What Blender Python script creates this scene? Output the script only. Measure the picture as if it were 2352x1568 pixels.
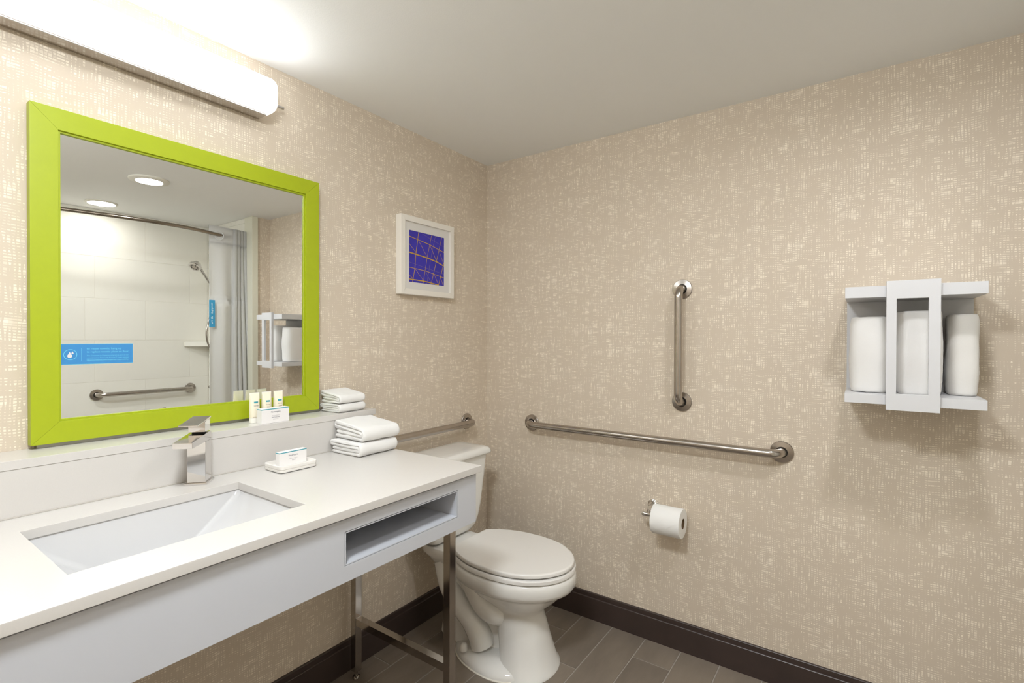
import bpy, bmesh, math, random
from mathutils import Vector, Matrix, noise as mnoise

for o in list(bpy.data.objects): bpy.data.objects.remove(o)
scn = bpy.context.scene
COL = scn.collection
R = math.radians

# ------------------------------------------------------------------ camera
F_PX, W_PX = 1149.186, 2352.0
yaw, pit, rol = 0.61307, -0.00683, 0.00252
CAM = Vector((-2.0795, -1.6250, 1.28))
fw = Vector((math.cos(yaw)*math.cos(pit), math.sin(yaw)*math.cos(pit), math.sin(pit)))
rt = Vector((math.sin(yaw), -math.cos(yaw), 0))
up = rt.cross(fw)
c_, s_ = math.cos(rol), math.sin(rol)
rt, up = rt*c_ + up*s_, up*c_ - rt*s_
cam_d = bpy.data.cameras.new('camera')
cam_d.sensor_width = 36.0
cam_d.lens = F_PX/W_PX*36.0
cam_d.clip_start = 0.01
cam = bpy.data.objects.new('camera', cam_d)
COL.objects.link(cam)
cam.matrix_world = Matrix(((rt.x, up.x, -fw.x, CAM.x), (rt.y, up.y, -fw.y, CAM.y), (rt.z, up.z, -fw.z, CAM.z), (0, 0, 0, 1)))
scn.camera = cam

# ------------------------------------------------------------------ world, exposure (the light comes from the lamps of the room and an added fill dome)
wd = bpy.data.worlds.new('world'); scn.world = wd
wd.use_nodes = True
wd.node_tree.nodes['Background'].inputs[0].default_value = (0.9, 0.92, 1.0, 1)
wd.node_tree.nodes['Background'].inputs[1].default_value = 0.05
vs = scn.view_settings
vs.view_transform = 'Standard'; vs.look = 'None'; vs.gamma = 1.0; vs.use_curve_mapping = False
vs.exposure = 0.77
LENS_POWER, DOWN_POWER, SHOWER_POWER, FILL_POWER, END_POWER = 6.0, 110.0, 33.0, 63.0, 0.48

# ------------------------------------------------------------------ room measures (metres; corner of the two papered walls is 0,0)
H = 2.1836
Y_BACK = -2.153
X_NEAR = -3.10
SH_X0, SH_X1, SH_Y = -1.66, -0.135, -2.855      # shower alcove
ZC, Y_F, X_R, X_L = 0.8901, -0.669, -0.880, -2.35
Z_LEDGE, Y_LEDGE, LEDGE_R = 1.0142, -0.1324, -0.8423
GLASS_Y = -0.018

# ------------------------------------------------------------------ materials
def new_mat(name):
    m = bpy.data.materials.new(name); m.use_nodes = True
    return m, m.node_tree.nodes, m.node_tree.links, m.node_tree.nodes['Principled BSDF']
def srgb(r, g, b):
    f = lambda c: c/255/12.92 if c/255 <= 0.04045 else ((c/255+0.055)/1.055)**2.4
    return (f(r), f(g), f(b), 1.0)
def plain(name, col, rough=0.5, metal=0.0, bump=0.0, bscale=60, vary=0.0, vscale=6, coat=0.0, spec=None, sheen=0.0, detail=3):
    m, N, L, p = new_mat(name)
    p.inputs['Base Color'].default_value = col
    p.inputs['Roughness'].default_value = rough
    p.inputs['Metallic'].default_value = metal
    if coat: p.inputs['Coat Weight'].default_value = coat; p.inputs['Coat Roughness'].default_value = 0.08
    if spec is not None: p.inputs['Specular IOR Level'].default_value = spec
    if sheen: p.inputs['Sheen Weight'].default_value = sheen; p.inputs['Sheen Roughness'].default_value = 0.6
    tc = N.new('ShaderNodeTexCoord')
    if vary:
        n = N.new('ShaderNodeTexNoise'); n.inputs['Scale'].default_value = vscale; n.inputs['Detail'].default_value = 5
        L.new(tc.outputs['Object'], n.inputs['Vector'])
        mr = N.new('ShaderNodeMapRange'); mr.inputs[1].default_value = 0.3; mr.inputs[2].default_value = 0.7
        mr.inputs[3].default_value = 1-vary; mr.inputs[4].default_value = 1+vary
        L.new(n.outputs['Fac'], mr.inputs[0])
        mx = N.new('ShaderNodeMix'); mx.data_type = 'RGBA'; mx.blend_type = 'MULTIPLY'; mx.inputs[0].default_value = 1
        mx.inputs[6].default_value = col
        L.new(mr.outputs[0], mx.inputs[7]); L.new(mx.outputs[2], p.inputs['Base Color'])
    if bump:
        n = N.new('ShaderNodeTexNoise'); n.inputs['Scale'].default_value = bscale; n.inputs['Detail'].default_value = detail
        L.new(tc.outputs['Object'], n.inputs['Vector'])
        b = N.new('ShaderNodeBump'); b.inputs['Strength'].default_value = bump; b.inputs['Distance'].default_value = 0.002
        L.new(n.outputs['Fac'], b.inputs['Height']); L.new(b.outputs['Normal'], p.inputs['Normal'])
    return m

def wallpaper():
    m, N, L, p = new_mat('woven_wallpaper')
    tc = N.new('ShaderNodeTexCoord'); sp = N.new('ShaderNodeSeparateXYZ'); L.new(tc.outputs['Object'], sp.inputs[0])
    u = N.new('ShaderNodeMath'); u.operation = 'ADD'; L.new(sp.outputs['X'], u.inputs[0]); L.new(sp.outputs['Y'], u.inputs[1])
    def math_(op, a, b=None, c=None):
        n = N.new('ShaderNodeMath'); n.operation = op
        for k, q in enumerate((a, b, c)):
            if q is None: continue
            if isinstance(q, (int, float)): n.inputs[k].default_value = q
            else: L.new(q, n.inputs[k])
        return n.outputs[0]
    def noise2(a, b, w, detail=0.0):
        cb = N.new('ShaderNodeCombineXYZ'); L.new(a, cb.inputs[0]); L.new(b, cb.inputs[1]); cb.inputs[2].default_value = w
        n = N.new('ShaderNodeTexNoise'); n.inputs['Scale'].default_value = 1.0; n.inputs['Detail'].default_value = detail
        L.new(cb.outputs[0], n.inputs['Vector']); return n.outputs['Fac']
    U, V_ = u.outputs[0], sp.outputs['Z']
    def threads(p, q, freq, along, w, wobble, base):
        """gaps between the threads that run along q: p is measured across them"""
        bend = math_('MULTIPLY_ADD', noise2(math_('MULTIPLY', p, 5.0), math_('MULTIPLY', q, 7.0), w+2.0, 1.0), wobble, 0.0)
        t = math_('ADD', math_('MULTIPLY', p, freq), bend)
        idx = math_('FLOOR', t); fr = math_('FRACT', t)
        wid = noise2(math_('MULTIPLY', idx, 7.31), math_('MULTIPLY', q, along), w)
        patch = noise2(math_('MULTIPLY', p, 30.0), math_('MULTIPLY', q, 6.0), w+5.0, 1.0)
        half = math_('ADD', math_('MULTIPLY_ADD', wid, 1.0, base), math_('MULTIPLY_ADD', patch, 0.62, -0.31))
        d = math_('ABSOLUTE', math_('SUBTRACT', fr, 0.5))
        r = N.new('ShaderNodeMapRange'); r.interpolation_type = 'SMOOTHSTEP'
        L.new(math_('SUBTRACT', half, d), r.inputs[0]); r.inputs[1].default_value = -0.05; r.inputs[2].default_value = 0.09
        return r.outputs[0], idx
    v, iu = threads(U, V_, 124.0, 40.0, 3.7, 1.4, -0.278)
    h, iv = threads(V_, U, 146.0, 28.0, 9.1, 3.0, -0.285)
    cbx = N.new('ShaderNodeCombineXYZ'); L.new(iu, cbx.inputs[0]); L.new(iv, cbx.inputs[1])
    wn = N.new('ShaderNodeTexWhiteNoise'); wn.noise_dimensions = '2D'; L.new(cbx.outputs[0], wn.inputs['Vector'])
    h = math_('MULTIPLY', h, math_('MULTIPLY_ADD', wn.outputs['Value'], 0.75, 0.35))
    mu = N.new('ShaderNodeMath'); mu.operation = 'MULTIPLY'; L.new(v, mu.inputs[0]); L.new(h, mu.inputs[1])
    mx = N.new('ShaderNodeMix'); mx.data_type = 'RGBA'
    mx.inputs[6].default_value = PAPER_DARK; mx.inputs[7].default_value = PAPER_LIGHT
    L.new(mu.outputs[0], mx.inputs[0]); L.new(mx.outputs[2], p.inputs['Base Color'])
    p.inputs['Roughness'].default_value = 0.62; p.inputs['Specular IOR Level'].default_value = 0.25
    bp = N.new('ShaderNodeBump'); bp.inputs['Strength'].default_value = 0.15; bp.inputs['Distance'].default_value = 0.0006
    L.new(mu.outputs[0], bp.inputs['Height']); L.new(bp.outputs['Normal'], p.inputs['Normal'])
    return m
PAPER_DARK = srgb(214, 200, 181); PAPER_LIGHT = srgb(247, 236, 219)

def tile_mat(name, base, var, rough, cloud=0.12, spec=0.4):
    m, N, L, p = new_mat(name)
    oi = N.new('ShaderNodeObjectInfo'); tc = N.new('ShaderNodeTexCoord')
    mp = N.new('ShaderNodeMapping'); mp.inputs['Scale'].default_value = (2.0, 7.0, 1.0)
    L.new(tc.outputs['Object'], mp.inputs['Vector'])
    add = N.new('ShaderNodeVectorMath'); add.operation = 'ADD'; L.new(mp.outputs[0], add.inputs[0])
    sc = N.new('ShaderNodeMath'); sc.operation = 'MULTIPLY'; sc.inputs[1].default_value = 37.0; L.new(oi.outputs['Random'], sc.inputs[0])
    L.new(sc.outputs[0], add.inputs[1])
    n = N.new('ShaderNodeTexNoise'); n.inputs['Scale'].default_value = 1.6; n.inputs['Detail'].default_value = 7; n.inputs['Roughness'].default_value = 0.62
    L.new(add.outputs[0], n.inputs['Vector'])
    r1 = N.new('ShaderNodeMapRange'); r1.inputs[1].default_value = 0.3; r1.inputs[2].default_value = 0.7; r1.inputs[3].default_value = 1-cloud; r1.inputs[4].default_value = 1+cloud
    L.new(n.outputs['Fac'], r1.inputs[0])
    r2 = N.new('ShaderNodeMapRange'); r2.inputs[3].default_value = 1-var; r2.inputs[4].default_value = 1+var; L.new(oi.outputs['Random'], r2.inputs[0])
    mu = N.new('ShaderNodeMath'); mu.operation = 'MULTIPLY'; L.new(r1.outputs[0], mu.inputs[0]); L.new(r2.outputs[0], mu.inputs[1])
    mx = N.new('ShaderNodeMix'); mx.data_type = 'RGBA'; mx.blend_type = 'MULTIPLY'; mx.inputs[0].default_value = 1; mx.inputs[6].default_value = base
    L.new(mu.outputs[0], mx.inputs[7]); L.new(mx.outputs[2], p.inputs['Base Color'])
    p.inputs['Roughness'].default_value = rough; p.inputs['Specular IOR Level'].default_value = spec
    return m

def emitter(name, strength, col=(1, 0.965, 0.92, 1)):
    m, N, L, p = new_mat(name)
    p.inputs['Base Color'].default_value = (0.9, 0.9, 0.9, 1); p.inputs['Roughness'].default_value = 0.4
    p.inputs['Emission Color'].default_value = col; p.inputs['Emission Strength'].default_value = strength
    return m

def cloth_mat(name, col, bscale=1300, bump=0.45, trans=0.0):
    m = plain(name, col, 0.95, bump=bump, bscale=bscale, sheen=0.35, spec=0.1, detail=4)
    return m

M = dict(
    paper=wallpaper(),
    ceiling=plain('ceiling_paint', srgb(242, 242, 240), 0.75, bump=0.12, bscale=260, spec=0.2),
    grout=plain('floor_grout', srgb(168, 160, 150), 0.9, bump=0.3, bscale=300),
    floor_tile=tile_mat('grey_brown_floor_tile', srgb(130, 119, 107), 0.10, 0.42, 0.16),
    sh_tile=tile_mat('cream_shower_tile', srgb(238, 235, 225), 0.012, 0.5, 0.02),
    sh_grout=plain('shower_joint', srgb(236, 231, 218), 0.6),
    base=plain('espresso_baseboard', srgb(64, 52, 48), 0.34, vary=0.10, vscale=9),
    quartz=plain('white_quartz', srgb(210, 206, 201), 0.25, vary=0.012, vscale=420, spec=0.5),
    porcelain=plain('white_porcelain', srgb(237, 235, 230), 0.10, coat=0.3, vary=0.006, vscale=3),
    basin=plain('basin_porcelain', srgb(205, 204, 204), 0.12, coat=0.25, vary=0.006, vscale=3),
    seat=plain('seat_plastic', srgb(236, 233, 228), 0.22, vary=0.006, vscale=3),
    lacquer=plain('white_laminate', srgb(199, 201, 207), 0.32, vary=0.008, vscale=5),
    shelfwhite=plain('white_satin_shelf', srgb(216, 216, 218), 0.34, vary=0.006, vscale=5),
    lime=plain('lime_lacquer', srgb(166, 180, 20), 0.42, vary=0.02, vscale=30, bump=0.04, bscale=200),
    limeseam=plain('lime_joint', srgb(140, 152, 22), 0.5),
    mirror=plain('mirror_silver', (0.93, 0.945, 0.935, 1), 0.0, metal=1.0),
    alu=plain('satin_aluminium', srgb(150, 148, 140), 0.35, metal=1.0),
    chrome=plain('polished_chrome', srgb(222, 220, 218), 0.06, metal=1.0, vary=0.01),
    nickel=plain('polished_nickel_leg', srgb(186, 180, 174), 0.12, metal=1.0, vary=0.05, vscale=20),
    steel=plain('brushed_steel', srgb(182, 175, 168), 0.24, metal=1.0, vary=0.05, vscale=40, bump=0.05, bscale=500),
    rodsteel=plain('rod_steel', srgb(150, 140, 128), 0.16, metal=1.0, vary=0.03, vscale=30),
    caulkgrey=plain('silicone_bead', srgb(196, 190, 182), 0.5),
    black=plain('dark_gap', srgb(22, 20, 18), 0.8),
    rubber=plain('dark_rubber', srgb(38, 34, 30), 0.7),
    lens=emitter('lit_diffuser', LENS_POWER, (0.93, 0.965, 1.0, 1)), lensend=emitter('lit_end_cap', END_POWER, (1, 0.97, 0.95, 1)),
    down=emitter('lit_downlight', DOWN_POWER, (0.95, 0.965, 1.0, 1)), down_shower=emitter('lit_shower_light', SHOWER_POWER, (1, 0.98, 0.95, 1)), dome_fill=emitter('added_fill_light', FILL_POWER, (0.90, 0.955, 1, 1)),
    trimwhite=plain('white_trim', srgb(226, 222, 210), 0.4, vary=0.005),
    sh_trim=plain('shower_edge_trim', srgb(226, 224, 206), 0.35, vary=0.01),
    towel=cloth_mat('white_terry', srgb(238, 236, 233)),
    towel2=cloth_mat('greyer_terry', srgb(238, 235, 230)),
    curtain=cloth_mat('curtain_cloth', srgb(243, 242, 238), 700, 0.25),
    sheer=cloth_mat('curtain_mesh', srgb(240, 239, 235), 1200, 0.4),
    header=cloth_mat('curtain_header', srgb(234, 233, 231), 700, 0.2),
    ring=plain('ring_plastic', srgb(222, 222, 222), 0.3),
    tagblue=plain('blue_tag', srgb(62, 160, 205), 0.6),
    tagwhite=plain('tag_print', srgb(214, 238, 246), 0.6),
    stickblue=plain('sticker_blue', srgb(58, 138, 200), 0.5, vary=0.03, vscale=20),
    stickcyan=plain('sticker_cyan', srgb(118, 208, 232), 0.5),
    stickdrop=plain('sticker_drop', srgb(222, 216, 216), 0.5),
    card=plain('soap_carton', srgb(240, 237, 235), 0.5, vary=0.005),
    teal=plain('teal_print', srgb(64, 158, 172), 0.5),
    ink=plain('navy_ink', srgb(70, 66, 92), 0.6), inkgrey=plain('grey_ink', srgb(168, 164, 166), 0.6),
    inkbrown=plain('brown_ink', srgb(120, 92, 76), 0.6),
    tube=plain('ivory_tube', srgb(244, 236, 214), 0.35, vary=0.01), tubecap=plain('tube_crimp', srgb(246, 243, 234), 0.4),
    tuber=plain('tube_cap', srgb(244, 241, 233), 0.3),
    ceramic=plain('matt_white_dish', srgb(236, 232, 226), 0.4, vary=0.01),
    framewhite=plain('white_picture_frame', srgb(240, 235, 226), 0.38, vary=0.006),
    matboard=plain('mat_board', srgb(226, 223, 218), 0.8),
    artblue=plain('art_blue', srgb(54, 46, 172), 0.5, vary=0.10, vscale=25),
    artgold=plain('art_gold', srgb(206, 164, 40), 0.5, vary=0.15, vscale=60),
    artpale=plain('art_pale', srgb(150, 128, 140), 0.5),
    paperroll=plain('tissue', srgb(246, 245, 242), 0.95, bump=0.15, bscale=500), cardtube=plain('card_core', srgb(120, 96, 70), 0.9),
    seam=plain('hairline_shadow', srgb(70, 70, 70), 0.8),
)

# ------------------------------------------------------------------ builders
ORG = {}
def tag(o, label, cat, group=None, kind=None):
    if label: o['label'] = label
    if cat: o['category'] = cat
    if group: o['group'] = group
    if kind: o['kind'] = kind
    return o
def root(name, loc, label, cat, group=None, rz=0.0):
    e = bpy.data.objects.new(name, None); COL.objects.link(e)
    e.empty_display_size = 0.05; e.location = loc; e.rotation_euler = (0, 0, rz)
    ORG[e.name] = Vector(loc)
    return tag(e, label, cat, group)
def finish(bm, smooth=None):
    bmesh.ops.recalc_face_normals(bm, faces=bm.faces[:])
    if smooth is not None:
        for f in bm.faces: f.smooth = True
        for e in bm.edges:
            if len(e.link_faces) == 2 and e.calc_face_angle(0) > R(smooth): e.smooth = False
def mk(name, bm, mat, parent=None, world=True, smooth=35, label=None):
    """one mesh object; coordinates in world space (or in the parent's own space when world=False)"""
    finish(bm, smooth)
    me = bpy.data.meshes.new(name)
    if parent is not None:
        org = ORG[parent.name] if world else Vector((0, 0, 0))
    else:
        xs = [v.co for v in bm.verts]
        lo = Vector((min(v.x for v in xs), min(v.y for v in xs), min(v.z for v in xs))); hi = Vector((max(v.x for v in xs), max(v.y for v in xs), max(v.z for v in xs)))
        org = Vector(((lo.x+hi.x)/2, (lo.y+hi.y)/2, lo.z)) if world else Vector((0, 0, 0))
    if world:
        for v in bm.verts: v.co -= org
    bm.to_mesh(me); bm.free()
    me.materials.append(mat)
    o = bpy.data.objects.new(name, me); COL.objects.link(o)
    if parent is None: o.location = org
    else: o.parent = parent
    ORG[o.name] = org
    if label: o['label'] = label
    if smooth is not None and len(me.polygons) < 420:
        wn = o.modifiers.new('weighted_normal', 'WEIGHTED_NORMAL'); wn.weight = 100; wn.keep_sharp = True
    return o
def struct(name, bm, mat, smooth=None):
    """setting: origin kept at the world origin so that patterns run on"""
    finish(bm, smooth)
    me = bpy.data.meshes.new(name); bm.to_mesh(me); bm.free(); me.materials.append(mat)
    o = bpy.data.objects.new(name, me); COL.objects.link(o); o['kind'] = 'structure'; ORG[o.name] = Vector((0, 0, 0))
    return o
def NB(): return bmesh.new()
def box(bm, lo, hi, bev=0.0, seg=2):
    x0, y0, z0 = lo; x1, y1, z1 = hi
    v = [bm.verts.new(p) for p in ((x0,y0,z0),(x1,y0,z0),(x1,y1,z0),(x0,y1,z0),(x0,y0,z1),(x1,y0,z1),(x1,y1,z1),(x0,y1,z1))]
    fs = [bm.faces.new([v[i] for i in f]) for f in ((0,3,2,1),(4,5,6,7),(0,1,5,4),(1,2,6,5),(2,3,7,6),(3,0,4,7))]
    if bev:
        es = {e for f in fs for e in f.edges}
        bmesh.ops.bevel(bm, geom=list(es), offset=bev, segments=seg, profile=0.6, affect='EDGES', clamp_overlap=True)
    return bm
def B(lo, hi, bev=0.0, seg=2): return box(NB(), lo, hi, bev, seg)
def loft(bm, rings, cap0=True, cap1=True, closed=True):
    vr = [[bm.verts.new(p) for p in r] for r in rings]
    n = len(rings[0])
    for a, b in zip(vr[:-1], vr[1:]):
        for i in range(n if closed else n-1):
            j = (i+1) % n
            bm.faces.new((a[i], a[j], b[j], b[i]))
    if cap0: bm.faces.new(vr[0][::-1])
    if cap1: bm.faces.new(vr[-1])
    return bm
def rrect(hx, hy, r, n=5):
    """rounded rectangle outline around 0,0"""
    r = min(r, hx*0.999, hy*0.999); pts = []
    for cx, cy, a0 in ((hx-r, hy-r, 0), (-hx+r, hy-r, 90), (-hx+r, -hy+r, 180), (hx-r, -hy+r, 270)):
        for k in range(n+1):
            a = R(a0+90*k/n); pts.append((cx+r*math.cos(a), cy+r*math.sin(a)))
    return pts
def circ(r, n=24): return [(r*math.cos(2*math.pi*k/n), r*math.sin(2*math.pi*k/n)) for k in range(n)]
def frame_axes(t, prev=None):
    t = t.normalized()
    a = prev if prev is not None else (Vector((0, 0, 1)) if abs(t.z) < 0.9 else Vector((1, 0, 0)))
    x = (a - t*a.dot(t)).normalized(); y = t.cross(x)
    return x, y
def tube(bm, path, rad, n=16, cap=True):
    path = [Vector(p) for p in path]; rings = []; prev = None
    for i, p in enumerate(path):
        t = (path[min(i+1, len(path)-1)] - path[max(i-1, 0)])
        x, y = frame_axes(t, prev); prev = x
        r = rad[i] if isinstance(rad, (list, tuple)) else rad
        rings.append([p + x*(r*math.cos(2*math.pi*k/n)) + y*(r*math.sin(2*math.pi*k/n)) for k in range(n)])
    return loft(bm, rings, cap, cap)
def lathe(bm, prof, origin, axis, n=28):
    """prof: list of (radius, distance along axis)"""
    axis = Vector(axis).normalized(); x, y = frame_axes(axis); o = Vector(origin)
    rings = [[o + axis*d + x*(max(r, 1e-5)*math.cos(2*math.pi*k/n)) + y*(max(r, 1e-5)*math.sin(2*math.pi*k/n)) for k in range(n)] for r, d in prof]
    return loft(bm, rings, True, True)
def lathe_ring(bm, prof, origin, axis, n=40):
    axis = Vector(axis).normalized(); x, y = frame_axes(axis); o = Vector(origin)
    rings = [[o + axis*d + x*(r*math.cos(2*math.pi*k/n)) + y*(r*math.sin(2*math.pi*k/n)) for k in range(n)] for r, d in prof + [prof[0]]]
    loft(bm, rings, False, False); bmesh.ops.remove_doubles(bm, verts=bm.verts[:], dist=1e-6)
    return bm
def bezier(pts, n=12):
    """Catmull-Rom through pts"""
    P = [Vector(p) for p in pts]; P = [P[0]*2-P[1]] + P + [P[-1]*2-P[-2]]; out = []
    for i in range(1, len(P)-2):
        for k in range(n):
            t = k/n; a, b, c, d = P[i-1], P[i], P[i+1], P[i+2]
            out.append(0.5*((2*b) + (c-a)*t + (2*a-5*b+4*c-d)*t*t + (3*b-a-3*c+d)*t**3))
    out.append(P[-2]); return out
def holed(bm, o, i, w0, w1, f, bev=0.0):
    """plate with a rectangular hole: o,i=(u0,u1,v0,v1), from w0 to w1, f maps (u,v,w)->xyz"""
    U = [o[0], i[0], i[1], o[1]]; V = [o[2], i[2], i[3], o[3]]
    vs_ = {}
    for k, w in enumerate((w0, w1)):
        for a in range(4):
            for b in range(4): vs_[a, b, k] = bm.verts.new(f(U[a], V[b], w))
    def q(*idx): bm.faces.new([vs_[j] for j in idx])
    for k in (0, 1):
        for a in range(3):
            for b in range(3):
                if (a, b) != (1, 1): q((a,b,k),(a+1,b,k),(a+1,b+1,k),(a,b+1,k))
    for a in range(3):
        q((a,0,0),(a+1,0,0),(a+1,0,1),(a,0,1)); q((a,3,0),(a+1,3,0),(a+1,3,1),(a,3,1))
        q((0,a,0),(0,a+1,0),(0,a+1,1),(0,a,1)); q((3,a,0),(3,a+1,0),(3,a+1,1),(3,a,1))
    q((1,1,0),(2,1,0),(2,1,1),(1,1,1)); q((1,2,0),(2,2,0),(2,2,1),(1,2,1)); q((1,1,0),(1,2,0),(1,2,1),(1,1,1)); q((2,1,0),(2,2,0),(2,2,1),(2,1,1))
    bmesh.ops.recalc_face_normals(bm, faces=bm.faces[:])
    if bev:
        es = [e for e in bm.edges if len(e.link_faces) == 2 and e.calc_face_angle(0) > R(60)]
        bmesh.ops.bevel(bm, geom=es, offset=bev, segments=2, profile=0.6, affect='EDGES')
    return bm
def text_bm(s, size, f, spacing=1.0, bold=0.0):
    """flat lettering as mesh; f maps text plane (x,y) -> xyz. returns bmesh and width scale-free"""
    cu = bpy.data.curves.new('t', 'FONT'); cu.body = s; cu.size = size; cu.space_character = spacing; cu.resolution_u = 3; cu.offset = bold
    ob = bpy.data.objects.new('t', cu); COL.objects.link(ob)
    bpy.context.view_layer.update()
    me = bpy.data.meshes.new_from_object(ob.evaluated_get(bpy.context.evaluated_depsgraph_get()))
    w = max((v.co.x for v in me.vertices), default=0.0)
    bm = NB(); bm.from_mesh(me)
    for v in bm.verts: v.co = Vector(f(v.co.x, v.co.y))
    bpy.data.objects.remove(ob); bpy.data.curves.remove(cu); bpy.data.meshes.remove(me)
    return bm, w
def text_fit(s, width, height, f, **k):
    """lettering stretched to an exact width; height = size of type"""
    _, w = text_bm(s, height, lambda x, y: (x, y, 0), **k); _.free()
    g = width/w
    bm, _w = text_bm(s, height, lambda x, y: f(x*g, y), **k)
    return bm

# ------------------------------------------------------------------ the setting
struct('wall_left', B((X_NEAR-0.1, 0, -0.05), (0.1, 0.1, H)), M['paper'])
struct('wall_right', B((0, SH_Y-0.12, -0.05), (0.1, 0, H)), M['paper'])
struct('wall_near', B((X_NEAR-0.1, SH_Y-0.12, -0.05), (X_NEAR, 0, H)), M['paper'])
b = NB(); box(b, (X_NEAR, Y_BACK-0.10, -0.05), (SH_X0, Y_BACK, H)); struct('wall_back', b, M['paper'])
struct('wall_corner', B((SH_X1, Y_BACK-0.10, -0.05), (0, Y_BACK, H)), M['paper'])
struct('ceiling', B((X_NEAR-0.1, SH_Y-0.12, H), (0.1, 0.1, H+0.08)), M['ceiling'])

floor = struct('floor', B((X_NEAR-0.1, SH_Y-0.12, -0.06), (0.1, 0.1, -0.0022)), M['grout'])
def tile_child(name, lo, hi, mat, parent, bev=0.0008):
    o = mk(name, B(lo, hi, bev, 1), mat, parent, smooth=None)
    return o
rows = [0.0] + [-0.1202-0.15*k for k in range(40) if -0.1202-0.15*k > Y_BACK] + [Y_BACK]
G = 0.0022
tile_cache = {}
for i in range(len(rows)-1):
    y1, y0 = rows[i], rows[i+1]
    off = -0.157 - 0.2*((i) % 3)          # third-bond offset
    xs = [0.0]
    x = off
    while x > X_NEAR: xs.append(x); x -= 0.6
    xs.append(X_NEAR)
    for a, c in zip(xs[:-1], xs[1:]):
        if a - c < 0.01: continue
        w, d = round(a-c-2*G, 4), round(y1-y0-2*G, 4)
        key = (w, d)
        if key not in tile_cache:
            bm = B((-w/2, -d/2, -0.012), (w/2, d/2, 0), 0.0009, 1); finish(bm)
            me = bpy.data.meshes.new('tile'); bm.to_mesh(me); bm.free(); me.materials.append(M['floor_tile']); tile_cache[key] = me
        o = bpy.data.objects.new('tile', tile_cache[key]); COL.objects.link(o); o.parent = floor
        o.location = ((a+c)/2, (y1+y0)/2, 0)
# shower pan
struct('floor_shower', B((SH_X0, SH_Y, -0.02), (SH_X1, Y_BACK-0.0, 0.004), 0.003), M['trimwhite'])

# baseboards: plain board, small step near the top
def baseboard(name, a, bq, nrm):
    a, bq, nrm = Vector(a), Vector(bq), Vector(nrm)
    prof = [(0, 0), (0.0135, 0), (0.0135, 0.0965), (0.0118, 0.0985), (0.0095, 0.0995), (0.0095, 0.1165), (0.0080, 0.1187), (0, 0.1187)]
    rings = [[p + nrm*d + Vector((0, 0, z)) for d, z in prof] for p in (a, bq)]
    return struct(name, loft(NB(), rings), M['base'])
baseboard('baseboard_left', (X_NEAR, 0, 0), (-0.0136, 0, 0), (0, -1, 0))
baseboard('baseboard_right', (0, 0, 0), (0, Y_BACK, 0), (-1, 0, 0))
baseboard('baseboard_back', (X_NEAR, Y_BACK, 0), (SH_X0-0.05, Y_BACK, 0), (0, 1, 0))

# shower walls with large cream tiles
rowz = [0.004, 0.071, 0.368, 0.664, 0.961, 1.258, 1.554, 1.851, 2.148, H]
joints_odd, joints_even = [-1.189, -0.579], [-1.494, -0.884, -0.276]
wsb = struct('wall_shower_back', B((SH_X0-0.1, SH_Y-0.1, -0.05), (SH_X1+0.03, SH_Y-0.006, H)), M['sh_grout'])
g = 0.0007
for k in range(len(rowz)-1):
    z0, z1 = rowz[k], rowz[k+1]
    js = list(joints_odd if k % 2 == 1 else joints_even)
    if k == 5: js = [-1.34, -0.939, -0.579]
    xs = [SH_X0] + sorted(js) + [SH_X1]
    for a, c in zip(xs[:-1], xs[1:]):
        tile_child('tile', (a+g, SH_Y-0.0065, z0+g), (c-g, SH_Y-0.0044, z1-g), M['sh_tile'], wsb, 0.0009)
for nm, x0, x1, xt0, xt1 in (('wall_shower_end', SH_X1+0.006, SH_X1+0.03, SH_X1, SH_X1+0.0065), ('wall_shower_side', SH_X0-0.1, SH_X0-0.006, SH_X0-0.0065, SH_X0)):
    w = struct(nm, B((x0, SH_Y-0.02, -0.05), (x1, Y_BACK-0.101, H)), M['sh_grout'])
    for k in range(len(rowz)-1):
        ys = [SH_Y, SH_Y+(0.305 if k % 2 else 0.45), Y_BACK-0.101]
        for a, c in zip(ys[:-1], ys[1:]):
            tile_child('tile', (xt0, a+g, rowz[k]+g), (xt1, c-g, rowz[k+1]-g), M['sh_tile'], w, 0.0007)
struct('trim_1', B((SH_X1-0.008, Y_BACK-0.101, 0), (-0.098, Y_BACK+0.012, H), 0.003), M['sh_trim'])
struct('trim_2', B((SH_X0-0.04, Y_BACK-0.101, 0), (SH_X0+0.008, Y_BACK+0.012, H), 0.003), M['sh_trim'])

# ------------------------------------------------------------------ vanity: worktop, basin, cabinet with legs
SINK = (-1.829, -1.4016, -0.5576, -0.2454)
TH = 0.020
ct = root('vanity_worktop', ((X_L+X_R)/2, -0.35, ZC-TH), 'white quartz worktop with raised back ledge and rectangular sink cutout', 'countertop')
mk('slab', holed(NB(), (X_L, X_R, Y_F, -0.001), SINK, ZC-TH, ZC, lambda u, v, w: (u, v, w), 0.0018), M['quartz'], ct)
mk('backsplash', B((X_L, Y_LEDGE+0.0018, ZC+0.0002), (LEDGE_R-0.010, -0.001, Z_LEDGE-0.0202), 0.0008), M['quartz'], ct)
mk('ledge_cap', B((X_L, Y_LEDGE, Z_LEDGE-0.020), (LEDGE_R, -0.001, Z_LEDGE), 0.0016), M['quartz'], ct)
mk('caulk', B((X_L, Y_LEDGE-0.0022, ZC+0.0001), (LEDGE_R-0.011, Y_LEDGE+0.0016, ZC+0.0026), 0.0008), M['caulkgrey'], ct)

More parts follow.
